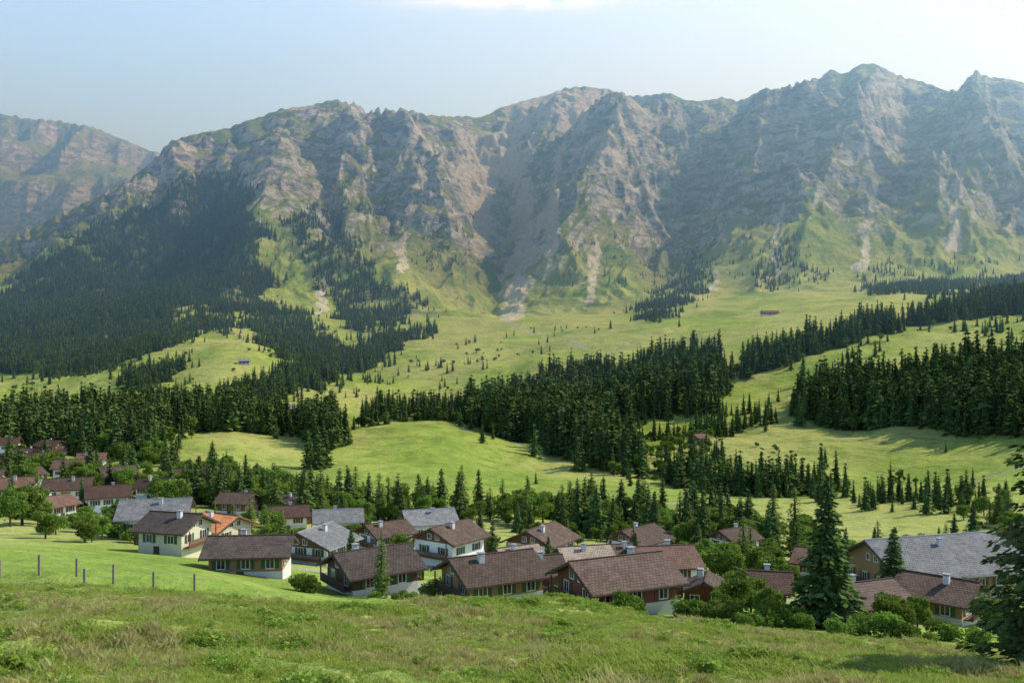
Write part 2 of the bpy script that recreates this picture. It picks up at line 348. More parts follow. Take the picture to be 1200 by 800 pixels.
def tube(p0,p1,r0,r1,k=7):
    p0=np.array(p0,float);p1=np.array(p1,float); d=p1-p0; d/=np.linalg.norm(d)
    a=np.cross(d,[0.3,0.9,0.1]); a/=np.linalg.norm(a); c=np.cross(d,a)
    th=np.arange(k)*2*np.pi/k; ring=np.cos(th)[:,None]*a+np.sin(th)[:,None]*c
    v=np.concatenate([p0+ring*r0,p1+ring*r1]); i=np.arange(k); j=(i+1)%k
    return v,np.stack([i,j,j+k,i+k],1)
class MB:
    def __init__(s): s.v=[];s.g=[];s.sh=[];s.n=0
    def add(s,v,f,m,sh):
        s.v.append(v); s.g.append((f+s.n,m)); s.n+=len(v); s.sh.append(np.broadcast_to(sh,len(v)))
    def mesh(s,name,mats):
        me=mesh_np(name,np.concatenate(s.v),s.g,False,mats)
        a=me.attributes.new('shade','FLOAT','POINT'); a.data.foreach_set('value',np.concatenate(s.sh).astype(np.float32)); return me
def unit(v): return v/np.maximum(np.linalg.norm(v,axis=-1,keepdims=True),1e-6)
def spruce(name,h,r,nwh,bpw,cpb,size,seed,mat,pw=0.85,droop=0.42,low=0.05,core=0.5,gap=0.0):
    R_=np.random.default_rng(seed); mb=MB()
    v,f=tube((0,0,-0.8),(0,0,h*0.96),h*0.018+0.05,0.02); mb.add(v,f,1,0.5)
    cen=[];ax=[];wd=[];sh=[]
    for i in range(nwh):
        t=(i+R_.random()*0.7)/nwh; z=h*(low+(0.985-low)*t)
        Lw=r*((1-t)**pw)*R_.uniform(0.82,1.12)+0.12
        nb=max(3,int(round(bpw*(0.45+0.55*(1-t))))); a0=R_.random()*6.28
        for j in range(nb):
            if R_.random()<gap: continue
            a=a0+6.283*j/nb+R_.normal(0,.18); L=Lw*R_.uniform(0.68,1.15); zb=z+R_.normal(0,h/nwh*0.35)
            n=max(2,int(cpb*(0.3+0.7*L/r))); s=0.18+0.82*R_.random(n)**0.75
            lat=R_.normal(0,1,n)*(0.20*L*(1.12-s)+0.03*r)
            dr=np.array([math.cos(a),math.sin(a)]); pe=np.array([-dr[1],dr[0]])
            xy=dr*(s*L)[:,None]+pe*lat[:,None]
            zz=zb-droop*L*s+0.16*L*s**3-np.abs(lat)*0.35+R_.normal(0,size*0.15,n)
            cen.append(np.column_stack([xy,zz]))
            dirv=np.column_stack([dr[0]+pe[0]*np.sign(lat)*0.7,dr[1]+pe[1]*np.sign(lat)*0.7,np.full(n,-0.45)+R_.normal(0,.25,n)])
            dirv=unit(dirv); side=unit(np.cross(dirv,np.column_stack([R_.normal(0,.45,n),R_.normal(0,.45,n),np.ones(n)])))
            ls=size*R_.uniform(0.65,1.3,n)[:,None]*(0.55+0.45*(L/r))
            ax.append(dirv*ls*0.62); wd.append(side*ls*0.30)
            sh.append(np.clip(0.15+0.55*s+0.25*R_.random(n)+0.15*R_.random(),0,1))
    cen=np.concatenate(cen);ax=np.concatenate(ax);wd=np.concatenate(wd);sh=np.concatenate(sh)
    v,f=cards(cen,ax,wd); mb.add(v,f,0,np.repeat(sh,4))
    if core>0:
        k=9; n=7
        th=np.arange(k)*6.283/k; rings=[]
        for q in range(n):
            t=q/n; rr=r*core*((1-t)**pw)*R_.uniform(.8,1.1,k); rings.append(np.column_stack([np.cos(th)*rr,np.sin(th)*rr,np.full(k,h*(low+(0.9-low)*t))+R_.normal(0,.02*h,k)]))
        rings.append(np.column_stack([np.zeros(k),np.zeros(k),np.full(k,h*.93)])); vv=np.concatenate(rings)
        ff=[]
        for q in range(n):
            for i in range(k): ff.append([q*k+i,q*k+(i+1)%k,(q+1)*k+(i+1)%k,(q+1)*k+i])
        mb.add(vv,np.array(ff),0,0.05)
    return mb.mesh(name,[mat,m_brk])
def broad(name,h,r,nl,nc,size,seed,mat,trunk=0.25,bush=False):
    R_=np.random.default_rng(seed); mb=MB()
    if not bush:
        v,f=tube((0,0,-0.8),(0,0,h*0.55),h*0.025+0.05,h*0.014); mb.add(v,f,1,.5)
    zc=h*(0.5+trunk/2); hz=h*(1-trunk)/2
    lob=[]
    for i in range(nl):
        d=unit(R_.normal(0,1,3)); rad=R_.uniform(0.35,0.68)
        c=np.array([d[0]*r*rad,d[1]*r*rad,zc+d[2]*hz*rad*1.05]); lr=r*R_.uniform(0.30,0.5)*(1.0-0.25*max(0,d[2]))
        lob.append((c,lr))
        if not bush:
            v,f=tube((0,0,h*R_.uniform(.2,.45)),c,h*0.010+.02,h*0.004+.008,5); mb.add(v,f,1,.5)
    for c,lr in lob:
        n=int(nc/nl); d=unit(R_.normal(0,1,(n,3))); rr=lr*R_.uniform(0.55,1.18,n)**0.8
        p=c+d*rr[:,None]*np.array([1,1,0.85]); p[:,2]=np.maximum(p[:,2],0.05)
        dirv=unit(d+R_.normal(0,.7,(n,3))+np.array([0,0,-.2])); side=unit(np.cross(dirv,R_.normal(0,1,(n,3))))
        ls=size*R_.uniform(.6,1.3,n)[:,None]; v,f=cards(p,dirv*ls*.55,side*ls*.38)
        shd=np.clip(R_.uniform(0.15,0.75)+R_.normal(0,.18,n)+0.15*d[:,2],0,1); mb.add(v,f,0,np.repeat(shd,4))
    return mb.mesh(name,[mat,m_brk])
protos={'hi':[],'mid':[],'far':[],'lar':[],'brd':[],'bsh':[],'near':[]}
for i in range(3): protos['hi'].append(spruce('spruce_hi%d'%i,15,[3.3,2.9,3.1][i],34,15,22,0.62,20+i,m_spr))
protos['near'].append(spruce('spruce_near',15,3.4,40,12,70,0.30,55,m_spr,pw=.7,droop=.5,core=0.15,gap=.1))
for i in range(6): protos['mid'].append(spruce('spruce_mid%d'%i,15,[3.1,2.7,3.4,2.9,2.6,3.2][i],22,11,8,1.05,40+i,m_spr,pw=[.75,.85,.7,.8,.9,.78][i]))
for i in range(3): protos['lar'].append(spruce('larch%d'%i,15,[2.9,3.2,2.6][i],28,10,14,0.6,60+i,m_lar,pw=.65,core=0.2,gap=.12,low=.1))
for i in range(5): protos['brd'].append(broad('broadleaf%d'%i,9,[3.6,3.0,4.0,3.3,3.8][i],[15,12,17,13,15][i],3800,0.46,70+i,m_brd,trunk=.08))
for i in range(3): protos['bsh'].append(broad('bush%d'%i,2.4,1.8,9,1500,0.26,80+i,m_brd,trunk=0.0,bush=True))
def collect(name,meshes):
    c=bpy.data.collections.new(name)
    for i,m in enumerate(meshes):
        o=bpy.data.objects.new('%s_%02d'%(name,i),m); c.objects.link(o)
    return c
farc=collect('forest_spruce',[spruce('spruce_far%d'%i,15,[2.9,2.4,3.2,2.6,2.2,3.0][i],12,8,3.0,1.9,100+i,m_spr,pw=[.8,.95,.75,.9,1,.85][i],core=.5) for i in range(6)]
   +[broad('far_leaf%d'%i,13,4.6,9,380,1.6,120+i,m_brd,trunk=.08) for i in range(2)])
def scatter(name,pts,scl,rot,idxs,coll,wid=None):
    me=bpy.data.meshes.new(name); me.vertices.add(len(pts)); me.vertices.foreach_set('co',np.asarray(pts,np.float32).ravel())
    if wid is None: wid=scl
    for nm,ty,ar in (('scl','FLOAT',scl),('wid','FLOAT',wid),('rot','FLOAT',rot),('pidx','INT',idxs)):
        a=me.attributes.new(nm,ty,'POINT'); a.data.foreach_set('value',np.asarray(ar,np.float32 if ty=='FLOAT' else np.int32))
    o=link(me,name)
    ng=bpy.data.node_groups.new(name+'_instances','GeometryNodeTree')
    ng.interface.new_socket('Geometry',in_out='INPUT',socket_type='NodeSocketGeometry'); ng.interface.new_socket('Geometry',in_out='OUTPUT',socket_type='NodeSocketGeometry')
    N=ng.nodes; L=ng.links; gi=N.new('NodeGroupInput'); go=N.new('NodeGroupOutput'); ip=N.new('GeometryNodeInstanceOnPoints'); ci=N.new('GeometryNodeCollectionInfo')
    ci.inputs['Collection'].default_value=coll; ci.inputs['Separate Children'].default_value=True; ci.inputs['Reset Children'].default_value=True
    def na(nm,ty):
        n=N.new('GeometryNodeInputNamedAttribute'); n.data_type=ty; n.inputs[0].default_value=nm
        return [s for s in n.outputs if s.enabled and s.name=='Attribute'][0]
    cr=N.new('ShaderNodeCombineXYZ'); L.new(na('rot','FLOAT'),cr.inputs[2]); er=N.new('FunctionNodeEulerToRotation'); L.new(cr.outputs[0],er.inputs[0])
    cs=N.new('ShaderNodeCombineXYZ'); w=na('wid','FLOAT'); L.new(w,cs.inputs[0]); L.new(w,cs.inputs[1]); L.new(na('scl','FLOAT'),cs.inputs[2])
    L.new(gi.outputs[0],ip.inputs['Points']); L.new(ci.outputs[0],ip.inputs['Instance']); ip.inputs['Pick Instance'].default_value=True
    L.new(na('pidx','INT'),ip.inputs['Instance Index']); L.new(er.outputs[0],ip.inputs['Rotation']); L.new(cs.outputs[0],ip.inputs['Scale']); L.new(ip.outputs[0],go.inputs[0])
    md=o.modifiers.new('instances','NODES'); md.node_group=ng
    return o
# ------------------------------------------------------------------ houses
MW={'white':simple('white_plaster',(0.80,0.79,0.76),0.85,0.06,2),
 'ochre':simple('ochre_wood',(0.30,0.18,0.085),0.75,0.3,4,0.2,(1,1,8)),
 'yellow':simple('yellow_plaster',(0.62,0.55,0.38),0.85,0.1,2),
 'wood':simple('brown_wood',(0.15,0.08,0.042),0.7,0.35,3,0.25,(1,1,9)),
 'dark':simple('dark_wood',(0.08,0.052,0.036),0.7,0.35,3,0.25,(1,1,9)),
 'red':simple('red_wood',(0.18,0.065,0.04),0.7,0.3,3,0.25,(1,1,9)),
 'stone':simple('foundation_render',(0.60,0.58,0.54),0.9,0.12,2)}
def roofmat(name,c):
    m,nt,b=newmat(name); tc=nt.add('ShaderNodeTexCoord').outputs['Object']
    br=nt.add('ShaderNodeTexBrick',i_Vector=tc,i_Scale=1.0); br.inputs['Color1'].default_value=(*[x*0.75 for x in c],1); br.inputs['Color2'].default_value=(*[x*1.25 for x in c],1)
    br.inputs['Mortar'].default_value=(*[x*0.35 for x in c],1); br.inputs['Brick Width'].default_value=0.42; br.inputs['Row Height'].default_value=0.40; br.inputs['Mortar Size'].default_value=0.035
    oi=nt.add('ShaderNodeObjectInfo').outputs['Random']
    n=nt.noise(tc,0.6,7,0.7); col=nt.mix(nt.math('MULTIPLY',nt.ramp(n,0.4,0.75),0.6),br.outputs[0],tuple(min(1,x*1.5+0.015) for x in c))
    n5=nt.noise(tc,2.2,5,0.7); col=nt.mix(nt.math('MULTIPLY',nt.ramp(n5,0.55,0.75),0.45),col,tuple(x*0.5 for x in c))
    hs=nt.add('ShaderNodeHueSaturation',i_Color=col); nt.l.new(nt.math('ADD',0.6,nt.math('MULTIPLY',oi,0.75)),hs.inputs['Value'])
    nt.l.new(hs.outputs[0],b.inputs['Base Color']); b.inputs['Roughness'].default_value=0.8; b.inputs['Specular IOR Level'].default_value=0.2
    bp=nt.add('ShaderNodeBump',i_Height=br.outputs['Fac'],i_Distance=-0.05,i_Strength=0.8); nt.l.new(bp.outputs[0],b.inputs['Normal']); return m
MR={'brown':roofmat('brown_tiles',(0.100,0.066,0.048)),'dark':roofmat('dark_brown_tiles',(0.074,0.056,0.045)),'grey':roofmat('grey_slates',(0.24,0.24,0.235)),
 'orange':roofmat('orange_tiles',(0.58,0.23,0.09)),'tan':roofmat('tan_tiles',(0.29,0.23,0.17)),'rust':roofmat('rust_tiles',(0.140,0.078,0.055))}
m_gl,nt,b=newmat('window_glass'); b.inputs['Base Color'].default_value=(0.02,0.025,0.03,1); b.inputs['Roughness'].default_value=0.08; b.inputs['Specular IOR Level'].default_value=0.6
m_fr=simple('white_frame',(0.7,0.68,0.64),0.6,0.05); m_sh=simple('green_shutter',(0.05,0.10,0.055),0.6,0.1); m_shr=simple('brown_shutter',(0.14,0.06,0.03),0.6,0.1)
m_met=simple('zinc_metal',(0.30,0.30,0.31),0.5,0.15,2,0.4); m_post=simple('weathered_wood',(0.22,0.19,0.16),0.9,0.3,8)
BF=np.array([[0,3,2,1],[4,5,6,7],[0,1,5,4],[1,2,6,5],[2,3,7,6],[3,0,4,7]])
class Boxes:
    def __init__(s): s.v=[];s.f=[];s.n=0
    def box(s,x0,x1,y0,y1,z0,z1):
        s.v+=[(x0,y0,z0),(x1,y0,z0),(x1,y1,z0),(x0,y1,z0),(x0,y0,z1),(x1,y0,z1),(x1,y1,z1),(x0,y1,z1)]
        s.f.append(BF+s.n); s.n+=8
    def obj(s,name,mat,par):
        if not s.f: return
        o=link(mesh_np(name,np.array(s.v,float),[(np.concatenate(s.f),0)],False,[mat]),name,par); return o
houses=[]
def chalet(px,d,L,W,H,yaw,wall,roof,lower='stone',pitch=24,chim=True,balc=True,ov=1.1,name='chalet',sh=None,lowh=None,zoff=0.0):
    x=(px-600)/F*d; z=float(ground(x,d))+0.25+zoff
    e=bpy.data.objects.new(name,None); scene.collection.objects.link(e); e.location=(x,d,z); e.rotation_euler=(0,0,math.radians(yaw)); e.empty_display_size=2
    houses.append((x,d,max(L,W)*0.5+1.0))
    tp=math.tan(math.radians(pitch)); l,w=L/2,W/2; h1=lowh if lowh else H*0.42; rise=w*tp
    bx=Boxes(); bx.box(-l-.06,l+.06,-w-.06,w+.06,-4.0,h1); bx.obj('lower_walls',MW[lower],e)
    v=[(-l,-w,h1-.1),(l,-w,h1-.1),(l,w,h1-.1),(-l,w,h1-.1),(-l,-w,H),(l,-w,H),(l,w,H),(-l,w,H),(-l,0,H+rise),(l,0,H+rise)]
    fq=np.array([[0,1,5,4],[2,3,7,6],[4,5,9,8],[6,7,8,9],[0,3,2,1]]); f5=np.array([[1,2,6,9,5],[3,0,4,8,7]])
    link(mesh_np('upper_walls',np.array(v,float),[(fq,0),(f5,0)],False,[MW[wall]]),'upper_walls',e)
    if wall=='white':   # timber-clad gable triangles
        hg=H-0.35; gv=[]
        for sx in (-1,1):
            a0,a1=sx*(l+.005),sx*(l+.07); ww=w-.02
            gv+= [(a0,-ww,hg),(a0,ww,hg),(a0,ww,H-.05),(a0,0,H+rise-.06),(a0,-ww,H-.05),(a1,-ww,hg),(a1,ww,hg),(a1,ww,H-.05),(a1,0,H+rise-.06),(a1,-ww,H-.05)]
        f5g=np.array([[5,6,7,8,9],[15,16,17,18,19]]); fqg=np.array([[0,1,6,5],[10,11,16,15]])
        link(mesh_np('gable_cladding',np.array(gv,float),[(f5g,0),(fqg,0)],False,[MW['wood']]),'gable_cladding',e)
    th=0.20; ge=ov*0.9; a=l+ge; yo=w+ov; zo=H-ov*tp+0.06; zt=H+rise+0.06
    pr=[(-yo,zo),(0,zt),(yo,zo),(yo,zo+th),(0,zt+th*1.1),(-yo,zo+th)]
    v=[(-a,p,q) for p,q in pr]+[(a,p,q) for p,q in pr]
    q=np.array([[i,(i+1)%6,(i+1)%6+6,i+6] for i in range(6)])[:, ::-1]; c4=np.array([[0,1,4,5],[1,2,3,4],[11,10,7,6],[10,9,8,7]])
    link(mesh_np('roof',np.array(v,float),[(q,0),(c4,0)],False,[MR[roof]]),'roof',e)
    gb=Boxes()
    for s in (-1,1): y_=s*(yo+.06); gb.box(-a,a,y_-.07,y_+.07,zo-.02,zo+.12)
    gb.box(-a-.01,a+.01,-.12,.12,zt+th*1.1-.04,zt+th*1.1+.09); gb.obj('gutters_and_ridge',m_met if roof=='grey' else MW['dark'],e)
    fv=[]
    for sx in (-1,1):
        for sy in (-1,1):
            xx=sx*(a+.05); fv.append([(xx-.04,sy*(yo+.02),zo-.16),(xx-.04,0,zt-.16),(xx-.04,0,zt+.12),(xx-.04,sy*(yo+.02),zo+.12),
                (xx+.04,sy*(yo+.02),zo-.16),(xx+.04,0,zt-.16),(xx+.04,0,zt+.12),(xx+.04,sy*(yo+.02),zo+.12)])
    link(mesh_np('bargeboards',np.array(fv,float).reshape(-1,3),[(np.concatenate([BF+8*i for i in range(4)]),0)],False,[MW['dark']]),'bargeboards',e)
    fr,gl,shb=Boxes(),Boxes(),Boxes()
    def win(side,s,zc,ww=1.0,hh=1.15,shut=True,xo=0):
        def bb(B,a0,a1,z0,z1,o0,o1):
            if side==0: B.box(a0,a1,-w-o1,-w-o0,z0,z1)
            elif side==1: B.box(a0,a1,w+o0,w+o1,z0,z1)
            elif side==2: B.box(-l-o1,-l-o0,a0,a1,z0,z1)
            else: B.box(l+o0,l+o1,a0,a1,z0,z1)
        o=(.06 if zc<h1 else 0)+xo
        bb(gl,s-ww/2,s+ww/2,zc-hh/2,zc+hh/2,o-.02,o+.03)
        for a0,a1,z0,z1 in ((s-ww/2-.09,s-ww/2,zc-hh/2-.09,zc+hh/2+.09),(s+ww/2,s+ww/2+.09,zc-hh/2-.09,zc+hh/2+.09),(s-ww/2,s+ww/2,zc+hh/2,zc+hh/2+.09),(s-ww/2,s+ww/2,zc-hh/2-.12,zc-hh/2)): bb(fr,a0,a1,z0,z1,o-.02,o+.08)
        bb(fr,s-.03,s+.03,zc-hh/2,zc+hh/2,o+.03,o+.05)
        if shut:
            for k in (-1,1):
                c=s+k*(ww/2+.1+ww*.27); bb(shb,c-ww*.25,c+ww*.25,zc-hh/2-.05,zc+hh/2+.05,o,o+.06)
    for side in (0,1):
        n=max(2,int(L/3.0))
        for i in range(n):
            s=-l+L*(i+.5)/n
            win(side,s,min(H-1.2,h1+1.15) if H-h1>1.9 else h1*0.5)
            if h1>2.2: win(side,s,h1*.5,0.9,0.9,False)
    for side in (2,3):
        n=max(2,int(W/3.0))
        for i in range(n):
            s=-w+W*(i+.5)/n; win(side,s,min(H-1.05,h1+1.15) if H-h1>1.5 else H*.5)
            if h1>2.2: win(side,s,h1*.5,0.9,1.0,False)
        if rise>1.6:
            for s in (-.9,.9): win(side,s,H+rise*0.28,0.8,0.85,False,.07 if wall=='white' else 0)
    fr.obj('window_frames',m_fr,e); gl.obj('window_glass',m_gl,e); shb.obj('shutters',sh or random.choice([m_sh,m_shr]),e)
    db=Boxes(); db.box(-l*.15-.5,-l*.15+.5,-w-.13,-w-.05,-.1,min(2.0,h1*1.02)); db.obj('door',MW['dark'],e)
    if balc:
        bb=Boxes(); zf=h1+.02
        for sx in (-1,1):
            x0,x1=sorted((sx*(l+.08),sx*(l+1.15))); bb.box(x0,x1,-w*.92,w*.92,zf-.14,zf)
            xr=sx*(l+1.1); bb.box(xr-.04,xr+.04,-w*.92,w*.92,zf+.85,zf+.95)
            n=int(W*0.92/.28)
            for i in range(n+1): yy=-w*.92+.06+i*(2*w*.92-.12)/n; bb.box(xr-.02,xr+.02,yy-.09,yy+.09,zf+.05,zf+.85)
            for yy in (-w*.88,w*.88): bb.box(xr-.07,xr+.07,yy-.07,yy+.07,zf-.0,H-.1)
        bb.obj('balcony',MW['wood' if wall in('white','yellow') else 'dark'],e)
    if chim:
        cx,cy=random.uniform(-.25,.3)*L,random.choice([-1,1])*w*.3
        zz=H+rise-abs(cy)*tp
        cb=Boxes(); cb.box(cx-.34,cx+.34,cy-.3,cy+.3,zz-.5,zz+1.15); cb.obj('chimney',MW['stone'],e)
        cb=Boxes(); cb.box(cx-.45,cx+.45,cy-.4,cy+.4,zz+1.3,zz+1.38)
        for q in (-.29,.29):
            for p in (-.24,.24): cb.box(cx+q-.05,cx+q+.05,cy+p-.05,cy+p+.05,zz+1.15,zz+1.3)
        cb.obj('chimney_cap',m_met,e)
    return e
C=chalet
C(722,103,10.0,8.4,3.6,25,'red','brown'); C(576,112,9.4,8.0,3.5,28,'ochre','brown'); C(628,127,5.4,6,3.0,12,'wood','brown',balc=False)
C(436,120,8.8,8.0,3.3,34,'dark','dark'); C(294,126,9.4,7.4,3.0,5,'ochre','dark',balc=False,lowh=0.8,pitch=22)
C(206,147,7.6,7.8,4.4,-16,'yellow','dark',lower='yellow'); C(183,176,11,10,5.0,12,'white','grey',lower='white')
C(260,172,6.6,8,4.2,-30,'yellow','orange',lower='white',balc=False); C(370,164,9.0,10.4,3.8,68,'white','grey',pitch=21,lower='white')
C(527,168,8.8,8.6,5.0,54,'white','brown',lower='white',sh=m_sh); C(502,210,10,9,5.4,18,'white','grey',lower='white')
C(634,178,9.6,9.2,4.9,60,'white','brown',lower='white',sh=m_shr); C(606,154,6,7,2.8,30,'wood','tan',balc=False)
C(748,186,9.0,8.2,5.0,46,'white','brown',lower='white'); C(774,140,8.4,8,4.0,10,'white','rust',lower='white'); C(684,152,7,7,3.4,14,'wood','tan',balc=False)
C(722,160,7.6,7.2,3.2,22,'white','brown',balc=False)
C(896,124,5.2,6,2.8,-14,'wood','rust',balc=False); C(828,115,4.0,5,2.2,74,'red','brown',balc=False)
C(1014,109,6.2,6.2,2.8,22,'red','brown'); C(1100,114,7.4,7.2,3.4,-42,'ochre','brown'); C(1092,148,22,14,5.6,16,'ochre','grey',lower='yellow',pitch=27,ov=1.6,name='farmhouse_barn')
C(396,216,9.6,8,4.8,12,'white','grey',lower='white'); C(338,232,8,7.5,3.8,18,'white','rust'); C(279,256,8,8,4.0,-10,'wood','brown')
C(80,254,10.5,9,4.6,18,'white','brown',lower='white'); C(126,236,9,8.4,4.4,26,'white','rust',lower='white'); C(64,212,6,6.4,3.4,64,'white','rust')
C(137,308,9.5,9,4.8,38,'wood','dark'); C(183,288,9,8.4,4.2,0,'white','brown'); C(86,332,11,9.4,5.0,12,'white','brown',lower='white'); C(30,385,10,9,4.8,-30,'white','rust')
C(20,356,11,9.4,4.4,8,'wood','brown'); C(56,378,9.6,8.6,4.4,30,'white','brown'); C(4,415,12,10,4.8,16,'white','rust',lower='white'); C(12,455,10,8.6,4.8,-24,'white','brown')
C(-20,270,10,8.6,4.6,10,'white','brown',lower='white'); C(32,300,7,7,4.2,52,'white','brown'); C(452,192,8,7.4,4.0,40,'white','brown')
C(345,275,8,7.4,4.2,-15,'white','dark'); C(215,330,9,8,4.4,22,'white','rust'); C(250,345,8,8,4.4,-30,'wood','brown'); C(860,215,8,7.5,4.2,35,'white','brown'); C(962,165,7,7,3.6,-30,'white','rust')
C(14,245,9,8,4.4,20,'white','rust',lower='white'); C(108,400,10,9,4.6,15,'white','rust'); C(60,430,10,8.6,4.6,-20,'wood','brown')
C(1215,210,11,9.4,4.6,10,'wood','brown')
C(338,765,18,11,4.0,5,'wood','grey',chim=False,balc=False,name='alpine_barn'); C(902,1300,22,12,4,0,'red','rust',chim=False,balc=False,name='alpine_barn')
C(286,1010,11,9,3.2,15,'dark','grey',chim=False,balc=False,name='alpine_hut'); C(820,600,9,8,4,30,'wood','rust',balc=False); C(148,800,18,10,4,5,'wood','rust',balc=False,name='alpine_barn'); C(115,480,10,9,4.6,25,'white','grey',lower='white')
HS=np.array([(a,b_,c) for a,b_,c in houses])
# ------------------------------------------------------------------ forests
Ncand=300000
d2=np.sqrt(rng.uniform(300**2,3300**2,Ncand)); uu=rng.uniform(-0.74,0.74,Ncand); xs=uu*d2
Ne=60000; d3=np.sqrt(rng.uniform(300**2,1300**2,Ne)); xs=np.concatenate([xs,rng.uniform(-.74,.74,Ne)*d3]); ys=np.concatenate([d2,d3])
zg=ground(xs,ys); ex=600+F*xs/ys; ey=400-F*zg/ys
strag=(rng.random(len(xs))<.22)
exn=ex+fbm(xs,ys,90,5,2)*20+rng.normal(0,13,len(xs))*strag; eyn=ey+fbm(xs,ys,90,5,6)*9+rng.normal(0,5,len(xs))*strag
keep=np.zeros(len(xs),bool); hh=np.zeros(len(xs)); lfr=np.zeros(len(xs)); rnd=rng.random(len(xs))
clump=sm(fbm(xs,ys,75,4,7),-0.45,0.1); clump2=sm(fbm(xs,ys,60,3,0),0.0,0.45)
for poly,dn,(h0,h1),lf_,cm_ in FOR:
    cc=(1-cm_+cm_*clump) if dn>.2 else clump2*2.2
    k=inpoly(exn if dn>.2 else ex,eyn if dn>.2 else ey,poly)&(rnd<dn*cc)&~keep
    k&=(rng.random(len(xs))<np.where(ys<1300,1.0,0.7))
    keep|=k; hh=np.where(k,rng.uniform(h0,h1,len(xs)),hh); lfr=np.where(k,lf_,lfr)
hd=np.min(np.hypot(xs[:,None][keep]-HS[:,0],ys[:,None][keep]-HS[:,1])-HS[:,2]-2,axis=1); kk=np.nonzero(keep)[0][hd>0]
x_,y_,z_,h_=xs[kk],ys[kk],zg[kk],hh[kk]
h_=h_*(0.68+0.48*rng.random(len(kk)))*np.where(strag[kk],.8,1)
lp=lfr[kk]*2*sm(fbm(x_,y_,110,3,3),-.3,.4)
ix=rng.integers(0,6,len(kk)); lf=rng.random(len(kk))<lp; ix=np.where(lf,6+rng.integers(0,2,len(kk)),ix); h_=np.where(lf,h_*.6,h_)
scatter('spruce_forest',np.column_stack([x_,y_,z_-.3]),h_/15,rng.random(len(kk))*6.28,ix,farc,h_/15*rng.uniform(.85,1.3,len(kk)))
# ------------------------------------------------------------------ individual trees
def tree(kind,px,py=None,d=None,h=12,wscale=1.0,force=False):
    if d is None:
        s=sight(px,py)
        if s is None: return
        x,d=s
    else: x=(px-600)/F*d
    if not force and np.min(np.hypot(x-HS[:,0],d-HS[:,1])-HS[:,2])<0.6: return
    z=float(ground(x,d)); me=random.choice(protos[kind]); hb={'brd':9,'bsh':2.4}.get(kind,15)
    nm={'lar':'larch_tree','brd':'broadleaf_tree','bsh':'bush'}.get(kind,'spruce_tree')
    o=link(me,nm,None,(x,d,z-.1)); s=h/hb; o.scale=(s*wscale,s*wscale,s); o.rotation_euler=(random.uniform(-.02,.02),random.uniform(-.02,.02),random.random()*6.28)
for k,px,d,h,w in [('hi',970,97,15.8,1.25),('hi',1046,118,11.5,1.2),('near',1258,28,13.0,1.0),('lar',1222,48,9,1.0),('lar',447,113,8.2,.9),('hi',412,142,7.5,1.1),('hi',643,140,7.5,1),('hi',745,160,7.5,.9),
  ('lar',932,205,17,.95),('mid',905,225,14,1),('mid',823,225,15,1.1),('mid',846,232,13.5,1.1),('hi',766,215,14.5,1.1),('lar',1182,92,8,1),('hi',302,145,5,1),('hi',1140,210,13,1),('hi',1118,230,9,1),('hi',1100,200,8,.9),
  ('mid',372,420,20,1.2),('mid',380,430,22,1.2),('mid',362,425,18,1.2),('hi',1025,205,8,1),('hi',990,180,9,.9),('brd',26,190,9.5,1.2),('brd',48,196,8,1),('brd',12,185,8,1),('mid',96,235,9,1),
  ('lar',880,180,9,1.1),('brd',905,150,6,1.2),('brd',850,160,7,1),('brd',800,150,6,1.1),('brd',925,140,5.5,1.2),('brd',865,106,5.5,1.0),('brd',880,112,5,1.1),('brd',845,104,3.5,1),
  ('brd',1055,98,4.0,1.3),('brd',1040,102,4,1.1),('brd',1075,104,4,1),('brd',900,100,4,1),('brd',1160,100,4.6,1.1),('brd',1190,78,4,1.2),('brd',1130,130,5,1)]:
    tree(k,px,d=d,h=h,wscale=w,force=True)
for px,d,h in [(735,95,2.8),(728,97,2.2),(480,104,1.8),(470,106,1.6),(440,104,1.5),(520,100,1.6),(357,112,2.6),(350,112,2.2),(364,113,2),(610,100,1.5),(840,96,2.4),(860,94,2.6),(905,94,2.8),(925,95,2.5),(940,92,2),(1010,90,2.4),(1030,90,3),(1100,92,2.4),(1120,90,2.0),(1150,88,2),(800,98,2.2),(812,97,2.4),(106,190,3.6),(115,188,3.2),(90,192,3.6),(240,150,3),(230,152,2.6),(1085,86,1.4),(985,88,2),(655,104,2),(680,100,1.4),(160,165,3.4),(140,170,3.6),(890,92,1.8),(872,91,1.6),(1060,88,2.0),(505,112,2.4),(515,113,2.6),(660,112,2.6)]:
    tree('bsh',px,d=d,h=h,force=True)
def band(poly,n,kinds,hr):
    xs_=[p[0] for p in poly]; ys_=[p[1] for p in poly]; c=0
    while c<n:
        px=random.uniform(min(xs_),max(xs_)); py=random.uniform(min(ys_),max(ys_))
        if inpoly(np.array([px]),np.array([py]),poly)[0]:
            k=random.choice(kinds); h=random.uniform(*hr)*(0.64 if k=='brd' else 1.0); tree(k,px,py=py,h=h,wscale=random.uniform(1.0,1.35)); c+=1
band([(240,592),(320,578),(420,588),(560,598),(700,606),(830,618),(940,632),(960,652),(850,655),(700,632),(560,612),(400,612),(300,610)],225,['mid','brd','brd','lar','brd','mid'],(7,17))
band([(-60,545),(190,535),(250,545),(350,590),(330,604),(200,596),(100,578),(-60,590)],135,['mid','brd','brd'],(9,16))
band([(0,590),(60,600),(140,600),(160,630),(60,640),(0,630)],18,['brd','brd','mid'],(6,9))
band([(230,610),(500,605),(500,650),(330,655),(230,625)],30,['brd','brd','lar'],(6,9))
band([(500,620),(700,622),(830,660),(800,690),(700,665),(500,665)],34,['brd','brd','mid'],(5,9))
band([(800,640),(960,650),(1160,655),(1190,700),(1110,705),(1000,668),(840,690)],70,['brd','brd','lar','brd'],(6,11))
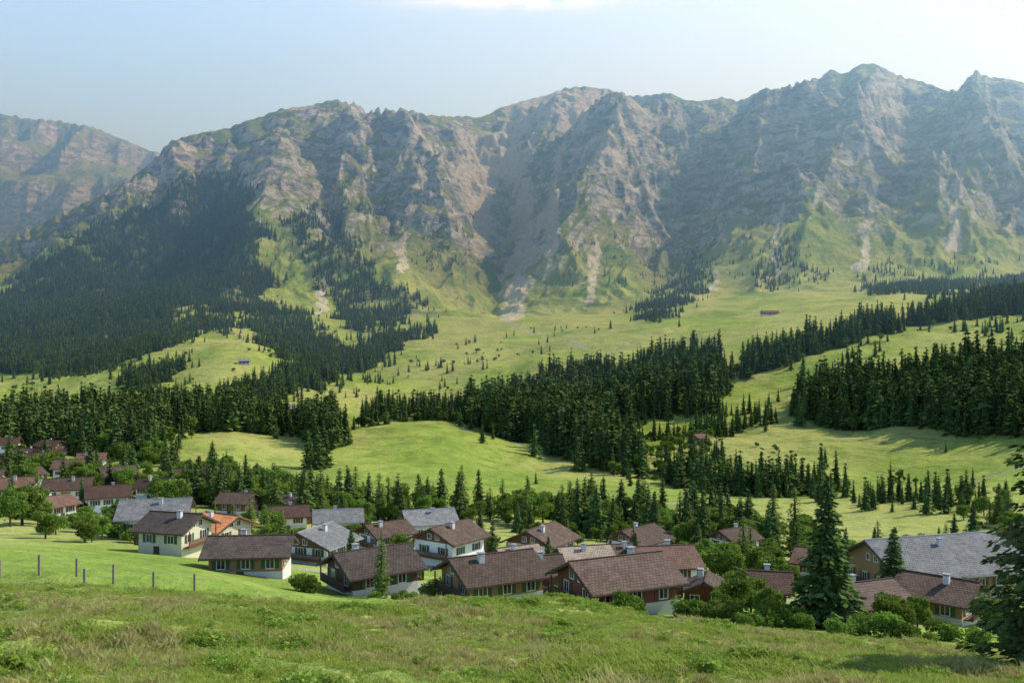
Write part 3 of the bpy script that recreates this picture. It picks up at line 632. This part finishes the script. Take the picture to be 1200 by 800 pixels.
band([(1120,585),(1200,590),(1200,640),(1130,620)],14,['mid','brd','lar'],(7,13))
# ------------------------------------------------------------------ fence
e=bpy.data.objects.new('pasture_fence',None); scene.collection.objects.link(e)
pb=Boxes(); tops=[]
for px,d in [(-60,47),(0,49),(46,49.5),(90,50),(99,47),(133,50),(180,50),(228,51),(-120,46)]:
    x=(px-600)/F*d; z=float(ground(x,d)); s=.05; pb.box(x-s,x+s,d-s,d+s,z-.3,z+random.uniform(.9,1.1)); tops.append((x,d,z))
pb.obj('posts',m_post,e)
tops.sort(); vs=[];fs=[];n=0
for (a,b2) in zip(tops[:-1],tops[1:]):
    for hgt in (.45,.85):
        v,f=tube((a[0],a[1]-.06,a[2]+hgt),(b2[0],b2[1]-.06,b2[2]+hgt),.006,.006,4); vs.append(v); fs.append(f+n); n+=len(v)
link(mesh_np('wires',np.concatenate(vs),[(np.concatenate(fs),0)],False,[m_met]),'wires',e)
# ------------------------------------------------------------------ foreground grass
def tuft(name,nb,h,spread,w,seed,mat,lean=.5):
    R_=np.random.default_rng(seed); mb=MB(); a=R_.random(nb)*6.28; r=spread*np.sqrt(R_.random(nb))
    p=np.column_stack([np.cos(a)*r,np.sin(a)*r,np.full(nb,-.03)]); hl=h*R_.uniform(.5,1.15,nb); b_=R_.random(nb)*6.28; ln=lean*R_.random(nb)
    dirv=np.column_stack([np.cos(b_)*ln,np.sin(b_)*ln,np.ones(nb)]); sd=np.column_stack([-np.sin(b_),np.cos(b_),np.zeros(nb)])*w
    mid=p+dirv*hl[:,None]*.55; tip=p+dirv*hl[:,None]*np.array([1.5,1.5,.95])
    v=np.stack([p-sd,p+sd,mid+sd*.8,tip,mid-sd*.8],1).reshape(-1,3); f=np.arange(5*nb).reshape(nb,5)
    mb.add(v,f,0,np.repeat(R_.random(nb),5)); return mb.mesh(name,[mat])
gc=collect('grass_tuft',[tuft('t0',26,.14,.22,.010,1,m_grs,.9),tuft('t1',22,.20,.20,.009,2,m_grs,1.0),tuft('t2',22,.11,.22,.012,3,m_weed,1.2),tuft('t3',14,.30,.15,.006,4,m_str,.5),tuft('t4',18,.16,.2,.008,5,m_str,1.0),
  broad('w0',.22,.26,6,150,.055,6,m_weed,0,True)])
Ng=72000; gy_=8+ (66-8)*rng.random(Ng)**0.85; gx_=rng.uniform(-.64,.64,Ng)*(gy_+2)
pxg=600+F*gx_/np.maximum(gy_,20); ybg=np.interp(pxg,[0,200,400,470,520,2000],[46,46,43,42,66,70])+fbm(gx_,gy_,6,2,3)*2
k=(gy_<ybg)&(fbm(gx_,gy_,4,3,1)>-0.65); gx_,gy_=gx_[k],gy_[k]; nn=len(gx_)
mound=np.exp(-(((gx_-1.6)/5.0)**2+((gy_-46)/5.5)**2))
pat=fbm(gx_,gy_,5,4,2)+rng.normal(0,.3,nn)-mound*1.0; ii=np.where(pat>.30,3+rng.integers(0,2,nn),rng.integers(0,3,nn)); ii=np.where((fbm(gx_,gy_,3,2,6)+mound*.8>.50)&(rng.random(nn)<.4),5,ii)
sc_=rng.uniform(.5,1.15,nn)*(0.6+0.75*sm(fbm(gx_,gy_,4,3,4),-.4,.6))
scatter('meadow_grass',np.column_stack([gx_,gy_,ground(gx_,gy_)]),sc_,rng.random(nn)*6.28,ii,gc,sc_*1.25)
# ------------------------------------------------------------------ light, haze, sky
az,el=math.radians(68),math.radians(42)
S=Vector((math.sin(az)*math.cos(el),math.cos(az)*math.cos(el),math.sin(el)))
sl=bpy.data.lights.new('sun','SUN'); sl.energy=5.0; sl.angle=math.radians(.5); sl.color=(1,.96,.87)
so=bpy.data.objects.new('sun',sl); scene.collection.objects.link(so); so.rotation_euler=S.to_track_quat('Z','Y').to_euler(); so.location=(300,0,500)
hz=Boxes(); hz.box(-7000,7000,700,6200,-400,1300); m_hz=bpy.data.materials.new('valley_haze'); m_hz.use_nodes=True; nt=NT(m_hz.node_tree); nt.n.clear()
vs_=nt.add('ShaderNodeVolumeScatter',i_Color=(.30,.60,1,1),i_Density=0.00033,i_Anisotropy=.62); oo=nt.add('ShaderNodeOutputMaterial'); nt.l.new(vs_.outputs[0],oo.inputs['Volume'])
link(mesh_np('valley_haze',np.array(hz.v,float),[(hz.f[0],0)],False,[m_hz]),'valley_haze')
w=bpy.data.worlds.new('World'); scene.world=w; w.use_nodes=True; nt=NT(w.node_tree); bg=nt.n['Background']
sk=nt.add('ShaderNodeTexSky'); sk.sky_type='NISHITA'; sk.sun_disc=False; sk.sun_elevation=el; sk.sun_rotation=az; sk.altitude=1200; sk.air_density=1.0; sk.dust_density=1.6
# bright blue added over the low sky to lift it, whiter towards the sun, plus a small wisp of cloud
tc=nt.add('ShaderNodeTexCoord').outputs['Generated']; sx=nt.add('ShaderNodeSeparateXYZ',i_0=tc)
dt=nt.add('ShaderNodeVectorMath',operation='DOT_PRODUCT',i_0=tc,i_1=tuple(S)).outputs['Value']
low=nt.ramp(sx.outputs[2],0.62,0.36)
vn=nt.noise(tc,1.6,5,0.5,0.4)
vf=nt.math('MULTIPLY',low,nt.math('ADD',0.88,nt.math('MULTIPLY',vn,0.2)),True)
vc=nt.mix(nt.ramp(dt,0.10,0.95),(4.2,7.2,13.0),(8.0,9.8,13.0))
c=nt.mix(vf,sk.outputs[0],vc)
def gauss(u0,z0,su,sz):
    yy=nt.math('MAXIMUM',sx.outputs[1],0.05)
    a_=nt.math('DIVIDE',nt.math('SUBTRACT',nt.math('DIVIDE',sx.outputs[0],yy),u0),su); b_=nt.math('DIVIDE',nt.math('SUBTRACT',nt.math('DIVIDE',sx.outputs[2],yy),z0),sz)
    return nt.math('EXPONENT',nt.math('MULTIPLY',nt.math('ADD',nt.math('MULTIPLY',a_,a_),nt.math('MULTIPLY',b_,b_)),-1.0),1.0)
cm=nt.math('MULTIPLY',gauss(0.0,0.366,0.10,0.012),nt.ramp(nt.noise(tc,22,6,0.6),0.30,0.55),True)
c=nt.mix(cm,c,(11.5,12.0,13.5))
nt.l.new(c,bg.inputs[0]); bg.inputs[1].default_value=0.13
scene.view_settings.view_transform='Standard'; scene.view_settings.look='None'; scene.view_settings.exposure=0
cd=bpy.data.cameras.new('camera'); cd.lens=33; cd.sensor_width=36; cd.clip_end=20000; cd.clip_start=.5
co=bpy.data.objects.new('camera',cd); scene.collection.objects.link(co); co.location=(0,0,0); co.rotation_euler=(math.radians(90),0,0); scene.camera=co
